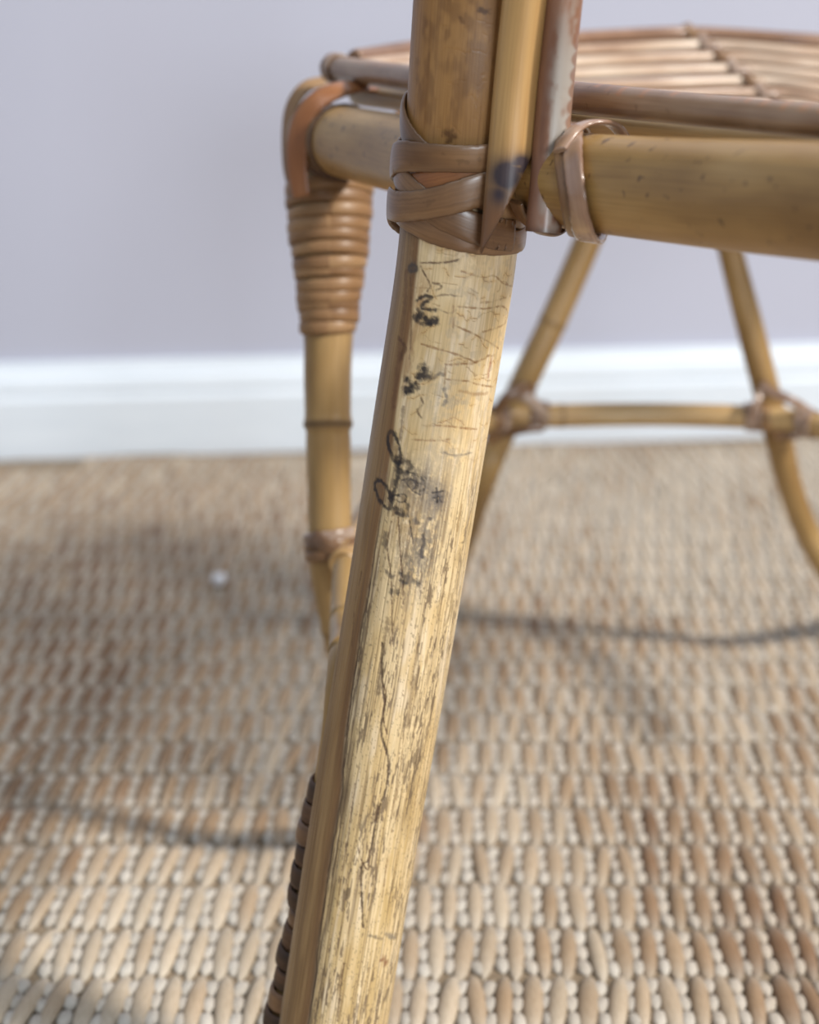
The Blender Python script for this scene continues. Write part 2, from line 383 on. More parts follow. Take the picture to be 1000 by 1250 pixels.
# --- near leg: axis as (px, py, z, radius)
ax_pts = [(591, -120, .478), (581, 0, .490), (573, 110, .4985), (566, 200, .508), (557, 320, .516), (529, 500, .527), (484, 780, .543), (445, 1010, .557), (407, 1250, .571), (389, 1370, .578)]
A = np.array([P(*q) for q in ax_pts]); RL = .0170
ext = A[0] + (A[0]-A[1])*1.6; A = np.vstack([ext, A])
bd = A[-1]-A[-2]; A = np.vstack([A[:-1], A[-2] + bd*((A[-2][2]-.0076)/-bd[2])])
nl, ns = 1500, 320
axis = spline(A, 3000)
dl = np.concatenate([[0], np.cumsum(np.linalg.norm(np.diff(axis, axis=0), axis=1))])
dd = np.linspace(0, dl[-1], nl); axis = np.stack([np.interp(dd, dl, axis[:, k]) for k in range(3)], 1)
T, B, N = frames(axis, np.tile((0., -1., 0.), (nl, 1)))
Xs = -B if B[nl//2][0] < 0 else B
def project(p):
    d = p-np.array((0, 0, H)); z = d[..., 1]*CP - d[..., 2]*SP; v = d[..., 1]*SP+d[..., 2]*CP
    return 500+F*d[..., 0]/z, 625-F*v/z, z
apx, apy, apz = project(axis)
def leg_coord(x, y):
    """(arc mm from the front line, mm along the leg) of a spot on the leg face"""
    x = np.asarray(x, float); y = np.asarray(y, float)
    dx = x-np.interp(y, apy, apx); hw = F*RL/np.interp(y, apy, apz); cxo = np.clip(dx*.987/hw, -.999, .999)
    dep = PITCH+np.arctan((y-625)/F)
    yc = y - dx*.157 - hw*np.sqrt(1-cxo**2)*np.sin(dep)
    return RL*1000*np.arcsin(np.clip(cxo, -.999, .999)), np.interp(yc, apy, dd)*1000
th = np.linspace(-math.pi, math.pi, ns, endpoint=False)
AR = np.repeat((th*RL*1000)[None], nl, 0).astype(np.float32); SS = np.repeat((dd*1000)[:, None], ns, 1).astype(np.float32)
def hash_noise(x, y, seed):
    """fast 2-D value noise on arrays"""
    r = np.random.default_rng(seed); g = r.random((256, 256)).astype(np.float32)
    xi = np.floor(x).astype(int); yi = np.floor(y).astype(int); fx = x-xi; fy = y-yi
    fx = fx*fx*(3-2*fx); fy = fy*fy*(3-2*fy)
    a = g[xi & 255, yi & 255]; b = g[(xi+1) & 255, yi & 255]; c = g[xi & 255, (yi+1) & 255]; d = g[(xi+1) & 255, (yi+1) & 255]
    return (a*(1-fx)+b*fx)*(1-fy)+(c*(1-fx)+d*fx)*fy
def fbm(x, y, seed, o=3):
    s = 0; amp = 1; t_ = 0
    for k in range(o): s = s+amp*hash_noise(x*2**k, y*2**k, seed+k); t_ += amp; amp *= .55
    return s/t_
def sstep(v, a, b):
    t_ = np.clip((v-a)/(b-a), 0, 1); return t_*t_*(3-2*t_)
def C(*c): return np.array(lin(c), np.float32)
def blend(col, m, c): return col*(1-m[..., None]) + c*m[..., None]
PY = np.interp(SS, dd*1000, apy)                              # rough position along the leg, used only to lay out the wear
wa = AR + .35*(fbm(AR*.5, SS*.12, 11)-.5)
# base: worn cream, with yellow and peach blotches
g1 = fbm(AR*.16, SS*.05, 21); g2 = fbm(AR*.5, SS*.06, 31); g3 = fbm(AR*2.6, SS*.10, 41)
col = np.zeros((nl, ns, 3), np.float32)+C(224, 200, 156)
col = blend(col, sstep(g1, .45, .7)*.65, C(212, 182, 128))
col = blend(col, sstep(g2, .55, .75)*.6, C(234, 216, 186))
col = blend(col, sstep(g3, .60, .80)*.35, C(168, 136, 88))
low = sstep(SS, *(leg_coord(520, 520)[1], leg_coord(500, 640)[1]))
hgt = np.zeros((nl, ns), np.float32)
# yellow-olive ribs low on the leg
rib = fbm(AR*1.3, SS*.02, 51, 2)
low2 = sstep(SS, leg_coord(470, 820)[1], leg_coord(430, 1060)[1])
col = blend(col, sstep(rib, .45, .62)*.55*low2, C(186, 156, 98))
lr = fbm(AR*3.0, SS*.03, 61, 2)
col = blend(col, sstep(lr, .60, .72)*.55*low, C(122, 98, 66)); hgt -= sstep(lr, .60, .72)*low*.10
# flecks of grey wear
fl = fbm(AR*2.0, SS*.26, 71, 3); zone = fbm(AR*.35, SS*.05, 81, 2)
fm = sstep(fl, .54, .62)*sstep(zone, .46, .60)*low
col = blend(col, fm*.8, C(110, 92, 72)); hgt -= fm*.05
fl = fbm(AR*3.5, SS*1.2, 72, 2); col = blend(col, sstep(fl, .70, .78)*.5*low, C(96, 78, 58))
rz = np.exp(-((AR-leg_coord(558, 700)[0])/3.2)**2)*np.exp(-((SS-leg_coord(558, 690)[1])/36)**2)
fl = fbm(AR*1.7, SS*.22, 73, 3); fm = sstep(fl, .44, .56)*rz
col = blend(col, fm*.6, C(120, 102, 78)); hgt -= fm*.05
rz = np.exp(-((AR-leg_coord(510, 880)[0])/3.)**2)*np.exp(-((SS-leg_coord(510, 900)[1])/26)**2)
fl = fbm(AR*1.6, SS*.2, 74, 3); fm = sstep(fl, .44, .58)*rz; col = blend(col, fm*.8, C(100, 82, 62)); hgt -= fm*.06
# horizontal crackle of the upper part
up = 1-sstep(SS, leg_coord(540, 490)[1], leg_coord(530, 610)[1])
wav = SS + 1.6*(fbm(AR*.22, SS*.15, 91, 3)-.5)*4 + .7*np.sin(AR*.55+SS*.3)
cell = wav/6.1; fr = np.abs(cell-np.round(cell))*6.1
on = sstep(fbm(AR*.35, np.round(cell)*3.7, 101, 2), .47, .60)*sstep(AR, -12, -8)
cr = np.exp(-(fr/.14)**2)*on*up
col = blend(col, np.exp(-(fr/.8)**2)*on*up*.35, C(212, 168, 96)); col = blend(col, cr*.70, C(140, 98, 54)); hgt -= cr*.10
wv2 = SS*.9 + 5*(fbm(AR*.3, SS*.2, 95, 2)-.5); cell = wv2/7.3+.3; fr = np.abs(cell-np.round(cell))*7.3
on = sstep(fbm(AR*.4, np.round(cell)*5.1, 103, 2), .5, .6)*sstep(AR, -9, -4)
cr = np.exp(-(fr/.12)**2)*on*up; col = blend(col, cr*.6, C(150, 112, 66)); hgt -= cr*.08
gp = sstep(fbm(AR*.5, SS*.35, 97, 3), .58, .70)*up*sstep(AR, -6, 0); col = blend(col, gp*.30, C(160, 148, 130))
# intact brown skin with the unlit side's shade painted in, on the left flank (and round the back), divided by a long split
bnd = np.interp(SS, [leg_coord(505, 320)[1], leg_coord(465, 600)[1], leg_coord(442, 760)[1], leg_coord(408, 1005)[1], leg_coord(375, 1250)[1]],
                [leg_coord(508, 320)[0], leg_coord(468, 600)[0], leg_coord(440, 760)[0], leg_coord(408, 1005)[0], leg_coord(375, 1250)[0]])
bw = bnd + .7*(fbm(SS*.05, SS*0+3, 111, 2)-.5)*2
shaded_skin = 1-sstep(AR, bw-.8, bw+.8); shaded_skin = np.maximum(shaded_skin, sstep(AR, 28, 30))
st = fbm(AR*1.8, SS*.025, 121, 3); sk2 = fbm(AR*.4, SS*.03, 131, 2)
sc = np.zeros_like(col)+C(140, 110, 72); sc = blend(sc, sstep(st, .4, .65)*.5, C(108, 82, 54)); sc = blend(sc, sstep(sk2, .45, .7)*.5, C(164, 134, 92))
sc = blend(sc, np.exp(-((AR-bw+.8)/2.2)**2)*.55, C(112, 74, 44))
col = blend(col, shaded_skin, sc)
upper_post = 1-sstep(SS, leg_coord(560, 230)[1], leg_coord(560, 300)[1])  # upper post brown, darkened further to paint in the uprights' shade
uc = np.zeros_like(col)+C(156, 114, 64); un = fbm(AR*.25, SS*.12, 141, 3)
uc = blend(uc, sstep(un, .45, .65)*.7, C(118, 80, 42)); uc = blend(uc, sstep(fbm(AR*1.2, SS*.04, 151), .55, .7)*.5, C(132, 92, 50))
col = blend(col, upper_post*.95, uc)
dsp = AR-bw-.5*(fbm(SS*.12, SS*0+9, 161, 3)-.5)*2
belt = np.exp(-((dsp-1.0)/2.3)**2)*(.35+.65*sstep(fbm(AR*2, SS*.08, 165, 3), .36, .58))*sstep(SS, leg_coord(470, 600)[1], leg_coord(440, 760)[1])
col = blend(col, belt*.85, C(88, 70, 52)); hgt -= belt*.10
sp_ = np.exp(-(dsp/.28)**2)*sstep(SS, leg_coord(480, 500)[1], leg_coord(460, 680)[1]); col = blend(col, sp_*.8, C(58, 42, 30)); hgt -= sp_*.35
bl_ = sstep(bw+.1-AR, 0, 6); # slight step: skin stands proud of the worn face
hgt += shaded_skin*.03
# ---- drawn marks
def seg_dist(pts):
    a = [leg_coord(x, y) for x, y in pts]; a = np.array([(float(u), float(v_)) for u, v_ in a])
    return a
def stroke(pts, wpx, colr, strength=.9, soft=.5, depth=.0, rough=.5, seed=5):
    global col, hgt
    a = spline(seg_dist(pts), max(2, len(pts)*6)) if len(pts) > 2 else seg_dist(pts)
    wm = wpx*.245*(1.25 if wpx > 2.9 else 1.0); soft = max(soft, .75)
    i0 = np.searchsorted(dd*1000, a[:, 1].min()-wm*3-1); i1 = np.searchsorted(dd*1000, a[:, 1].max()+wm*3+1)
    x = AR[i0:i1]; y = SS[i0:i1]; dmin = np.full(x.shape, 1e9)
    for p, q in zip(a[:-1], a[1:]):
        dx, dy = q-p; L2 = dx*dx+dy*dy+1e-9; t_ = np.clip(((x-p[0])*dx+(y-p[1])*dy)/L2, 0, 1)
        dmin = np.minimum(dmin, np.hypot(x-p[0]-t_*dx, y-p[1]-t_*dy))
    dmin = dmin + wm*rough*2*(fbm(x*1.1, y*1.1, seed, 3)-.5)
    m = (1-sstep(dmin, wm*.5*(1-soft), wm*.5*(1+soft)))*strength
    gate = .35 if depth < .1 and wpx < 2.9 else .78
    m = m*(gate+(1-gate)*sstep(fbm(x*.55, y*.55, seed+40, 3), .32, .52))
    col[i0:i1] = blend(col[i0:i1], m, colr); hgt[i0:i1] -= m*depth
def ellipse(cx, cy, rx, ry, tilt, n=14, a0=0, a1=360):
    o = []
    for k in range(n+1):
        a = math.radians(a0+(a1-a0)*k/n); x = rx*math.cos(a); y = ry*math.sin(a); c_, s_ = math.cos(math.radians(tilt)), math.sin(math.radians(tilt))
        o.append((cx+x*c_-y*s_, cy+x*s_+y*c_))
    return o
CK = C(150, 112, 70); INK = C(36, 30, 32); INKS = C(70, 62, 58); BR = C(84, 56, 36); GR = C(128, 118, 104)
def smudge(cx, cy, rx, ry, colr, s, seed, lo=.4, hi=.6, f1=.9, f2=.7):
    global col
    a, b = leg_coord(cx, cy); m = np.exp(-((AR-a)/(rx*.245))**2-((SS-b)/(ry*.245))**2)
    col = blend(col, m*sstep(fbm(AR*f1, SS*f2, seed, 3), lo, hi)*s, colr)
smudge(512, 660, 24, 62, GR, .85, 201, .3, .55); smudge(505, 600, 34, 26, GR, .8, 202, .3, .5)
smudge(530, 612, 12, 18, C(92, 86, 84), .95, 203, .1, .4); smudge(500, 590, 18, 16, C(96, 84, 72), .8, 204, .3, .55, 1.6, 1.6)
smudge(500, 690, 22, 40, C(108, 98, 82), .7, 205, .45, .6, 1.5, .8)
smudge(490, 640, 20, 30, C(180, 148, 96), .6, 206, .2, .5)
smudge(503, 326, 9, 8, C(80, 66, 56), .85, 207, .1, .4); smudge(511, 372, 10, 34, C(170, 128, 82), .6, 208, .2, .5)
smudge(497, 440, 8, 60, C(150, 112, 76), .6, 209, .3, .6, 1, .3)
smudge(560, 320, 50, 14, C(196, 170, 128), .5, 210)
smudge(545, 490, 30, 26, C(170, 156, 134), .55, 211, .4, .6); smudge(548, 560, 28, 24, C(166, 152, 130), .6, 212, .4, .6)
for pts, wpx, colr, s, dep in [
    ([(476, 538), (480, 558)], 9, C(104, 76, 52), .6, 0), ([(462, 598), (470, 614)], 10, C(110, 82, 56), .6, 0),
    (ellipse(503, 326, 5, 4, 0), 3.5, INKS, .8, 0), ([(512, 320), (540, 321), (556, 319)], 2.2, BR, .85, .05), ([(512, 325), (518, 338), (523, 350), (519, 356)], 2.2, BR, .8, .05),
    ([(526, 346), (533, 348), (536, 352), (530, 355)], 2.4, BR, .8, .03), ([(507, 368), (514, 363), (524, 364), (516, 370), (512, 377), (520, 379), (528, 380)], 3.2, INK, .9, .05),
    ([(525, 364), (540, 361), (560, 364)], 1.8, BR, .6, .03), ([(505, 389), (512, 388), (520, 394), (528, 394)], 6.5, INK, .95, .05), ([(507, 391), (512, 397), (527, 396)], 4, INK, .9, 0),
    ([(508, 379), (513, 384)], 3, INK, .7, 0), ([(530, 378), (545, 384), (553, 380)], 1.6, BR, .6, .03), ([(512, 452), (518, 460), (509, 464), (515, 456)], 8, INK, .95, .05), ([(518, 462), (526, 464), (533, 458), (537, 460)], 3, INKS, .7, 0),
    ([(495, 466), (499, 474), (492, 480), (497, 478)], 6.5, INK, .95, .05), ([(500, 474), (507, 477), (505, 470)], 4, INK, .85, 0), ([(493, 482), (501, 480)], 3, INK, .8, 0),
    ([(508, 484), (513, 496), (506, 504), (511, 514)], 2.2, BR, .7, .05), ([(538, 478), (541, 490), (537, 498)], 3, GR, .8, 0),
    ([(486, 415), (492, 425), (487, 440)], 4, BR, .75, .04), ([(500, 335), (500, 400), (498, 440)], 2.5, BR, .5, .06),
    (ellipse(479, 549, 6, 20, -12), 3.6, INK, .92, .08), (ellipse(466, 606, 7, 19, -22), 3.8, INK, .92, .08), ([(482, 562), (483, 578), (480, 596), (476, 612)], 4.2, INK, .85, .06),
    (ellipse(490, 573, 8, 7, 20), 5, INK, .75, .05), ([(494, 580), (505, 584), (513, 592), (514, 601), (508, 604)], 2.8, INK, .8, .05), ([(488, 590), (497, 588), (504, 596), (500, 603), (508, 608)], 2.4, INKS, .85, .04),
    (ellipse(500, 595, 7, 5, 30), 2.0, INKS, .8, 0), (ellipse(510, 590, 6, 5, 0), 1.8, INKS, .7, 0), ([(472, 612), (480, 608), (488, 612), (493, 620)], 2.6, INK, .8, .04), (ellipse(487, 612, 6, 5, 0), 2, INK, .7, 0),
    ([(528, 600), (529, 618)], 2.4, INK, .9, 0), ([(523, 606), (536, 604)], 2.2, INK, .85, 0), ([(524, 612), (535, 611)], 2, INK, .8, 0), ([(530, 610), (534, 617)], 2, INK, .7, 0),
    ([(480, 624), (486, 627), (488, 632), (482, 630)], 5, INK, .85, .04), ([(495, 620), (494, 634)], 3, INK, .7, 0), ([(495, 634), (499, 660), (500, 668)], 1.7, INK, .8, .08), ([(483, 636), (485, 680), (488, 720), (488, 742)], 1.6, BR, .85, .10),
    ([(475, 640), (470, 670), (474, 712), (475, 787)], 1.6, BR, .8, .10), ([(512, 658), (514, 668), (510, 676), (511, 684)], 4.2, INKS, .9, .03), ([(503, 640), (505, 642)], 5, INKS, .7, 0), ([(520, 637), (521, 638)], 3, INKS, .8, 0),
    ([(485, 704), (490, 709), (495, 706), (492, 716), (486, 713)], 4.2, INK, .85, .03), ([(503, 714), (508, 718)], 5, INK, .8, 0), ([(474, 724), (474, 727)], 4, INK, .8, 0), ([(482, 725), (482, 728)], 4, INK, .8, 0), ([(468, 700), (474, 708), (478, 706)], 3, INKS, .7, 0),
    ([(562, 665), (563, 665)], 3, INK, .9, 0), ([(468, 655), (466, 668)], 5, INKS, .6, 0), ([(548, 730), (546, 750), (540, 765)], 5, C(140, 116, 78), .6, .03), ([(560, 620), (553, 660), (548, 710)], 2.2, C(150, 122, 80), .8, .06),
    ([(463, 790), (462, 815), (463, 838), (465, 862), (461, 897), (469, 929), (467, 964), (457, 995), (447, 1050), (437, 1066), (439, 1136)], 2.6, C(70, 50, 34), .92, .16),
    ([(463, 838), (467, 852), (464, 880), (468, 900)], 1.6, BR, .9, .1), ([(457, 990), (452, 1006)], 6, C(82, 60, 42), .8, .1), ([(447, 1040), (445, 1066), (436, 1050), (432, 1030)], 2, BR, .8, .08),
    ([(469, 1145), (478, 1148)], 5, GR, .8, 0), ([(446, 1146), (462, 1150)], 3, INKS, .6, 0), ([(464, 1175), (467, 1178)], 8, C(132, 88, 58), .8, 0), ([(416, 1180), (412, 1210), (408, 1250)], 2.2, BR, .85, .1),
    ([(500, 830), (497, 860), (492, 890)], 5, C(120, 98, 70), .55, .03), ([(470, 760), (464, 800), (458, 850)], 4, C(92, 72, 50), .6, .06), ([(440, 700), (432, 740), (428, 790)], 2, BR, .6, .05),
    ([(430, 960), (424, 1010), (416, 1060), (408, 1110)], 2.2, BR, .6, .08), ([(488, 900), (482, 960), (470, 1040), (462, 1100)], 1.8, C(130, 100, 62), .7, .06), ([(510, 940), (498, 1020), (486, 1100)], 1.6, C(150, 120, 76), .7, .05),
    ([(560, 333), (585, 341), (600, 340), (612, 349), (628, 353)], 2.0, CK, .8, .06), ([(555, 376), (575, 378), (590, 379), (610, 376), (619, 386), (615, 394)], 2.0, CK, .85, .06), ([(583, 372), (598, 370), (612, 366)], 2.2, CK, .6, .04),
    ([(552, 400), (570, 408), (590, 418), (606, 427)], 2.0, CK, .85, .06), ([(512, 422), (540, 431), (560, 438), (577, 445)], 2.2, CK, .85, .06), ([(540, 448), (560, 447), (576, 445), (592, 437), (600, 436)], 2.8, CK, .9, .07), ([(540, 466), (565, 468), (580, 472), (600, 474)], 2.2, CK, .85, .06),
    ([(513, 523), (540, 524), (558, 526), (578, 527)], 2.4, CK, .85, .06), ([(500, 540), (530, 542), (545, 540)], 2, CK, .7, .05), ([(585, 407), (600, 403), (617, 394)], 2, CK, .7, .05), ([(550, 375), (549, 402)], 1.8, CK, .6, .04), ([(540, 448), (538, 476)], 1.8, CK, .6, .04),
    ([(596, 440), (592, 462)], 3, C(160, 96, 70), .6, 0), ([(556, 480), (575, 484), (592, 482)], 3, CK, .55, .03), ([(535, 556), (552, 560), (572, 556)], 2.4, GR, .7, .03), ([(484, 350), (520, 352)], 1.6, CK, .4, 0), ([(495, 330), (492, 380), (486, 430), (478, 500)], 4.5, C(96, 62, 40), .55, .05), ([(490, 500), (486, 540)], 3, BR, .6, .06),
    ([(548, 152), (551, 146), (545, 145)], 7, C(80, 50, 26), .8, 0), ([(585, 2), (592, 5)], 6, C(70, 44, 26), .8, 0), ([(560, 12), (563, 20)], 3, BR, .6, 0)]:
    stroke(pts, wpx, colr, s, depth=dep, seed=int(pts[0][0]*3) % 97)
hgt += .10*(fbm(AR*.18, SS*.03, 301, 2)-.5) + .05*(fbm(AR*1.2, SS*.05, 302, 2)-.5)*low
for yq in (1090,):                                             # faint growth ring hidden low
    s0 = leg_coord(440, yq)[1]; hgt += .12*np.exp(-((SS-s0)/2.0)**2)
RR = (RL*1000*(1-.0) + hgt)/1000
V = axis[:, None] + RR[..., None]*(np.cos(th)[None, :, None]*N[:, None] + np.sin(th)[None, :, None]*Xs[:, None])
V = V[:, ::-1] if False else V
me = mesh_grid('leg', V, vattr={'cc': np.stack([RR*np.cos(th), RR*np.sin(th), np.repeat(dd[:, None], ns, 1)], -1)})
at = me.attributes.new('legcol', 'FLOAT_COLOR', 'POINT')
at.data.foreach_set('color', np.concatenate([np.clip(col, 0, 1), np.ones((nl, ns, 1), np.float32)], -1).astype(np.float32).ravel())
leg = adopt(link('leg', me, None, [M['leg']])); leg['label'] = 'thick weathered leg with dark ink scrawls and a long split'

# --- seat rail
RR_ = .0130
rail_px = [(386, 166, .690), (480, 186, .620), (560, 203, .556), (700, 221, .487), (850, 235, .440), (1000, 246, .400), (1180, 262, .364), (1400, 290, .335)]
rail_pts = np.array([P(*q) for q in rail_px])
adopt(sweep('seat_rail', rail_pts, RR_, mat=M['cane'], seg=48, wob=.006, nodes=[(.06, .0003, .9)]))
rail_s = spline(rail_pts, 800); rail_px_x, _, _ = project(rail_s); rail_T = nrm(np.gradient(rail_s, axis=0))
def on_rail(px, phi, r):
    """point r off the rail's axis; phi 0 = top, 90 = towards the viewer, 180 = below"""
    i = int(np.interp(px, rail_px_x, np.arange(800))); T_ = rail_T[i]
    upv = np.array((0, 0, 1.)); upv = nrm(upv-T_*(upv@T_)); fr_ = np.cross(T_, upv); fr_ = fr_ if fr_[1] < 0 else -fr_
    d_ = upv*math.cos(phi)+fr_*math.sin(phi); return rail_s[i]+d_*r, d_
# --- other legs
def px_cane(name, pts, radius, **k): return adopt(sweep(name, [P(*q) for q in pts], radius, **k))
lz = lambda x, y, h: (x, y, (H-h)/(SP-CP*(625-y)/F))
def to_floor(x, y, zz=.0076): return (x, y, (H-zz)/(SP-CP*(625-y)/F))
ll = px_cane('leg', [(400, 196, .694), (401, 300, .692), (401, 410, .692), (400, 470, .692), (402, 600, .692), (404, 680, .692), (412, 745, .697), (426, 810, .703), (447, 905, .715), to_floor(468, 1010)],
        [.0135, .0125, .0096, .0091, .0084, .0084, .0076, .0076, .0080, .0080], mat=M['cane_far'], nodes=[(.335, .0011, .9), (.60, .0003, .6)], seg=36)
fl_ = px_cane('leg', [(770, 150, .875), (742, 230, .88), (715, 300, .885), (675, 393, .892), (643, 460, .898), (608, 540, .915), (583, 605, .935), to_floor(545, 725)],
        [.0070]*8, mat=M['cane_far'], nodes=[(.3, .0003, .5)])
fr = px_cane('leg', [(868, 150, .86), (882, 260, .87), (893, 310, .875), (916, 400, .885), (934, 470, .893), (952, 540, .905), (964, 590, .915), (984, 645, .93), (1014, 700, .945), to_floor(1048, 755)],
        [.0062, .0062, .0062, .0068, .0068, .0070, .0064, .0066, .0068, .0070], mat=M['cane_far'], nodes=[])
# --- stretcher hoop
hs = .146
hoop = [lz(352, 1130, .085), lz(382, 960, .115), lz(396, 860, .125), lz(407, 760, .137), lz(418, 690, hs), lz(470, 600, hs), lz(540, 535, hs), lz(610, 511, hs), lz(700, 507, hs), lz(810, 506, hs), lz(930, 510, hs), lz(1000, 520, hs), lz(1100, 550, hs), lz(1220, 620, hs)]
q = hoop[4:]
px_cane('stretcher', q, .0058, mat=M['stretch'], nodes=[(.50, .0003, .6)], wob=.01)
# brace running from the left leg's joint to the foot of the near leg
def beside_leg(py, off, back):
    i = int(np.interp(py, apy, np.arange(nl))); return axis[i]+np.array((off, back, 0))
bp = [P(424, 690, .672), P(420, 760, .640), beside_leg(850, -.0140, .030), beside_leg(960, -.0122, .020), beside_leg(1080, -.0133, .0150), beside_leg(1150, -.0126, .015), beside_leg(1250, -.0146, .014), beside_leg(1400, -.0150, .014)]
brace = adopt(sweep('side_stretcher', bp, [.0052, .0052, .0052, .0052, .005, .005, .005, .005], mat=M['cane_far']))
bs = spline(bp, 600); bT, bB, bN = frames(bs, np.tile((0., -1., 0), (600, 1))); bpx, bpy_, _ = project(bs)
for k, yy in enumerate(np.arange(962, 1330, 25.0)):
    i = int(np.interp(yy, bpy_, np.arange(600))); ph = np.linspace(0, 2*math.pi, 40, endpoint=False)
    r0 = .0050+.0005*(k % 3)
    pth = np.array([bs[i]+bT[i]*.0022*math.cos(a-.8)+r0*(math.cos(a)*bN[i]+math.sin(a)*bB[i]) for a in ph]); nn = np.array([math.cos(a)*bN[i]+math.sin(a)*bB[i] for a in ph])
    adopt(ribbon('binding_coil', pth, nn, .0068, .0018, M['bind_dark'] if k % 4 != 2 else M['bind'], None, closed=True, seg=10))

# --- binding coils round the left leg
lp = spline(np.array([P(400, 196, .694), P(401, 300, .692), P(401, 410, .692), P(400, 470, .692)]), 600); lT, lB, lN = frames(lp, np.tile((0., -1., 0), (600, 1)))
lpx, lpy, _ = project(lp)
ys = [232, 247, 262, 277, 292, 307, 321, 335, 348, 361, 374, 386, 398]
for k, yy in enumerate(ys):
    i = int(np.interp(yy, lpy, np.arange(600))); ph = np.linspace(0, 2*math.pi, 64, endpoint=False)
    hwp = np.interp(yy, [232, 290, 340, 398], [52, 47.5, 40, 32.5])*.693/F - .0013
    tl = random.uniform(-.0011, .0011) + .0008; sh = random.uniform(-.0004, .0004)
    cc0 = lp[i]+np.array((sh+np.interp(yy, [232, 398], [.0006, 0]), 0, 0))
    pth = np.array([cc0+lT[i]*tl*math.sin(a+1.2)+hwp*(math.cos(a)*lN[i]+math.sin(a)*lB[i]) for a in ph]); nn = np.array([math.cos(a)*lN[i]+math.sin(a)*lB[i] for a in ph])
    adopt(ribbon('binding_coil', pth, nn, .0054, .0022, M['bind_light'], None, closed=True, seg=14, power=.9))
# straps over the rail end
def strap(pts, width, mat, thick=.0018, n=60):
    p = [P(*q[:3]) for q in pts]; nn = [q[3] for q in pts]
    return adopt(ribbon('binding_strap', p, nrm(np.array(nn, float)), width, thick, mat, None, n=n, seg=16))
strap([(370, 240, .672, (-.5, -.9, .0)), (365, 205, .670, (-.5, -.9, .1)), (366, 170, .667, (-.5, -.9, .2)), (374, 142, .665, (-.45, -.85, .35)), (394, 121, .664, (-.3, -.8, .6)), (424, 110, .668, (-.1, -.6, .8)), (452, 110, .680, (.1, -.4, .9)), (474, 120, .70, (.2, -.1, 1))], [.0078, .0084, .0090, .0092, .0092, .0088, .0080, .007], M['bind_orange'], .0022)
strap([(362, 236, .70, (-.8, -.6, 0)), (355, 205, .70, (-.7, -.7, .1)), (354, 165, .705, (-.7, -.7, .2)), (358, 132, .71, (-.6, -.7, .4)), (372, 110, .712, (-.4, -.7, .6)), (392, 102, .715, (-.2, -.6, .8)), (425, 99, .722, (0, -.3, 1)), (450, 108, .735, (.3, .7, .7))], [.0062, .0066, .0070, .0072, .0072, .0066, .006, .006], M['bind_light'])
strap([(368, 182, .668, (-.3, -.9, .2)), (378, 200, .672, (-.2, -1, .2)), (398, 212, .675, (0, -1, .3)), (425, 219, .676, (.1, -1, .3))], [.003, .0045, .0045, .003], M['bind_dark'])  # dark strip put in for the shaded hollow under the rail end
strap([(444, 96, .70, (0, -.4, 1)), (458, 104, .697, (.2, -.6, .8)), (474, 122, .70, (.3, -.6, .6)), (488, 140, .71, (.3, -.6, .4))], [.006, .0062, .006, .005], M['bind_pink'])
# dark-edged cut end of the rail; the ring also draws in the shaded gap
for xx, rr_, mt in ((420, RR_+.0001, 'bind_dark'),):
    ph = np.linspace(0, 2*math.pi, 64, endpoint=False); pn = [on_rail(xx, a, rr_-.0004) for a in ph]
    adopt(ribbon('rail_end_ring', [q[0] for q in pn], [q[1] for q in pn], .0024, .0012, M[mt], None, closed=True, seg=10))

# --- rim canes and the dished woven seat
px_cane('rim_cane', [(406, 83, .700), (450, 89, .667), (500, 96, .630), (600, 108, .56), (700, 119, .505), (850, 134, .452), (1000, 148, .412), (1180, 166, .378), (1400, 192, .35)], [.0046, .0048, .0047, .0045, .0044, .0042, .0040, .0040, .0040], mat=M['rim_drip'], wob=.012, seg=40)
px_cane('rim_cane', [(436, 116, .70), (500, 124, .655), (600, 138, .575), (700, 151, .520), (850, 166, .475), (1000, 180, .437), (1180, 200, .40), (1400, 226, .37)], .0040, mat=M['thin'], wob=.01)
# knob binding at the rim's left end
pr = spline(np.array([P(406, 83, .700), P(450, 89, .667)]), 50); pT, pB, pN = frames(pr, np.tile((0., -1., 0), (50, 1)))
for i in (3, 8):
    ph = np.linspace(0, 2*math.pi, 40, endpoint=False)
    adopt(ribbon('binding_coil', [pr[i]+.0046*(math.cos(a)*pN[i]+math.sin(a)*pB[i]) for a in ph], [math.cos(a)*pN[i]+math.sin(a)*pB[i] for a in ph], .0030, .0014, M['bind_grey'], None, closed=True, seg=10))
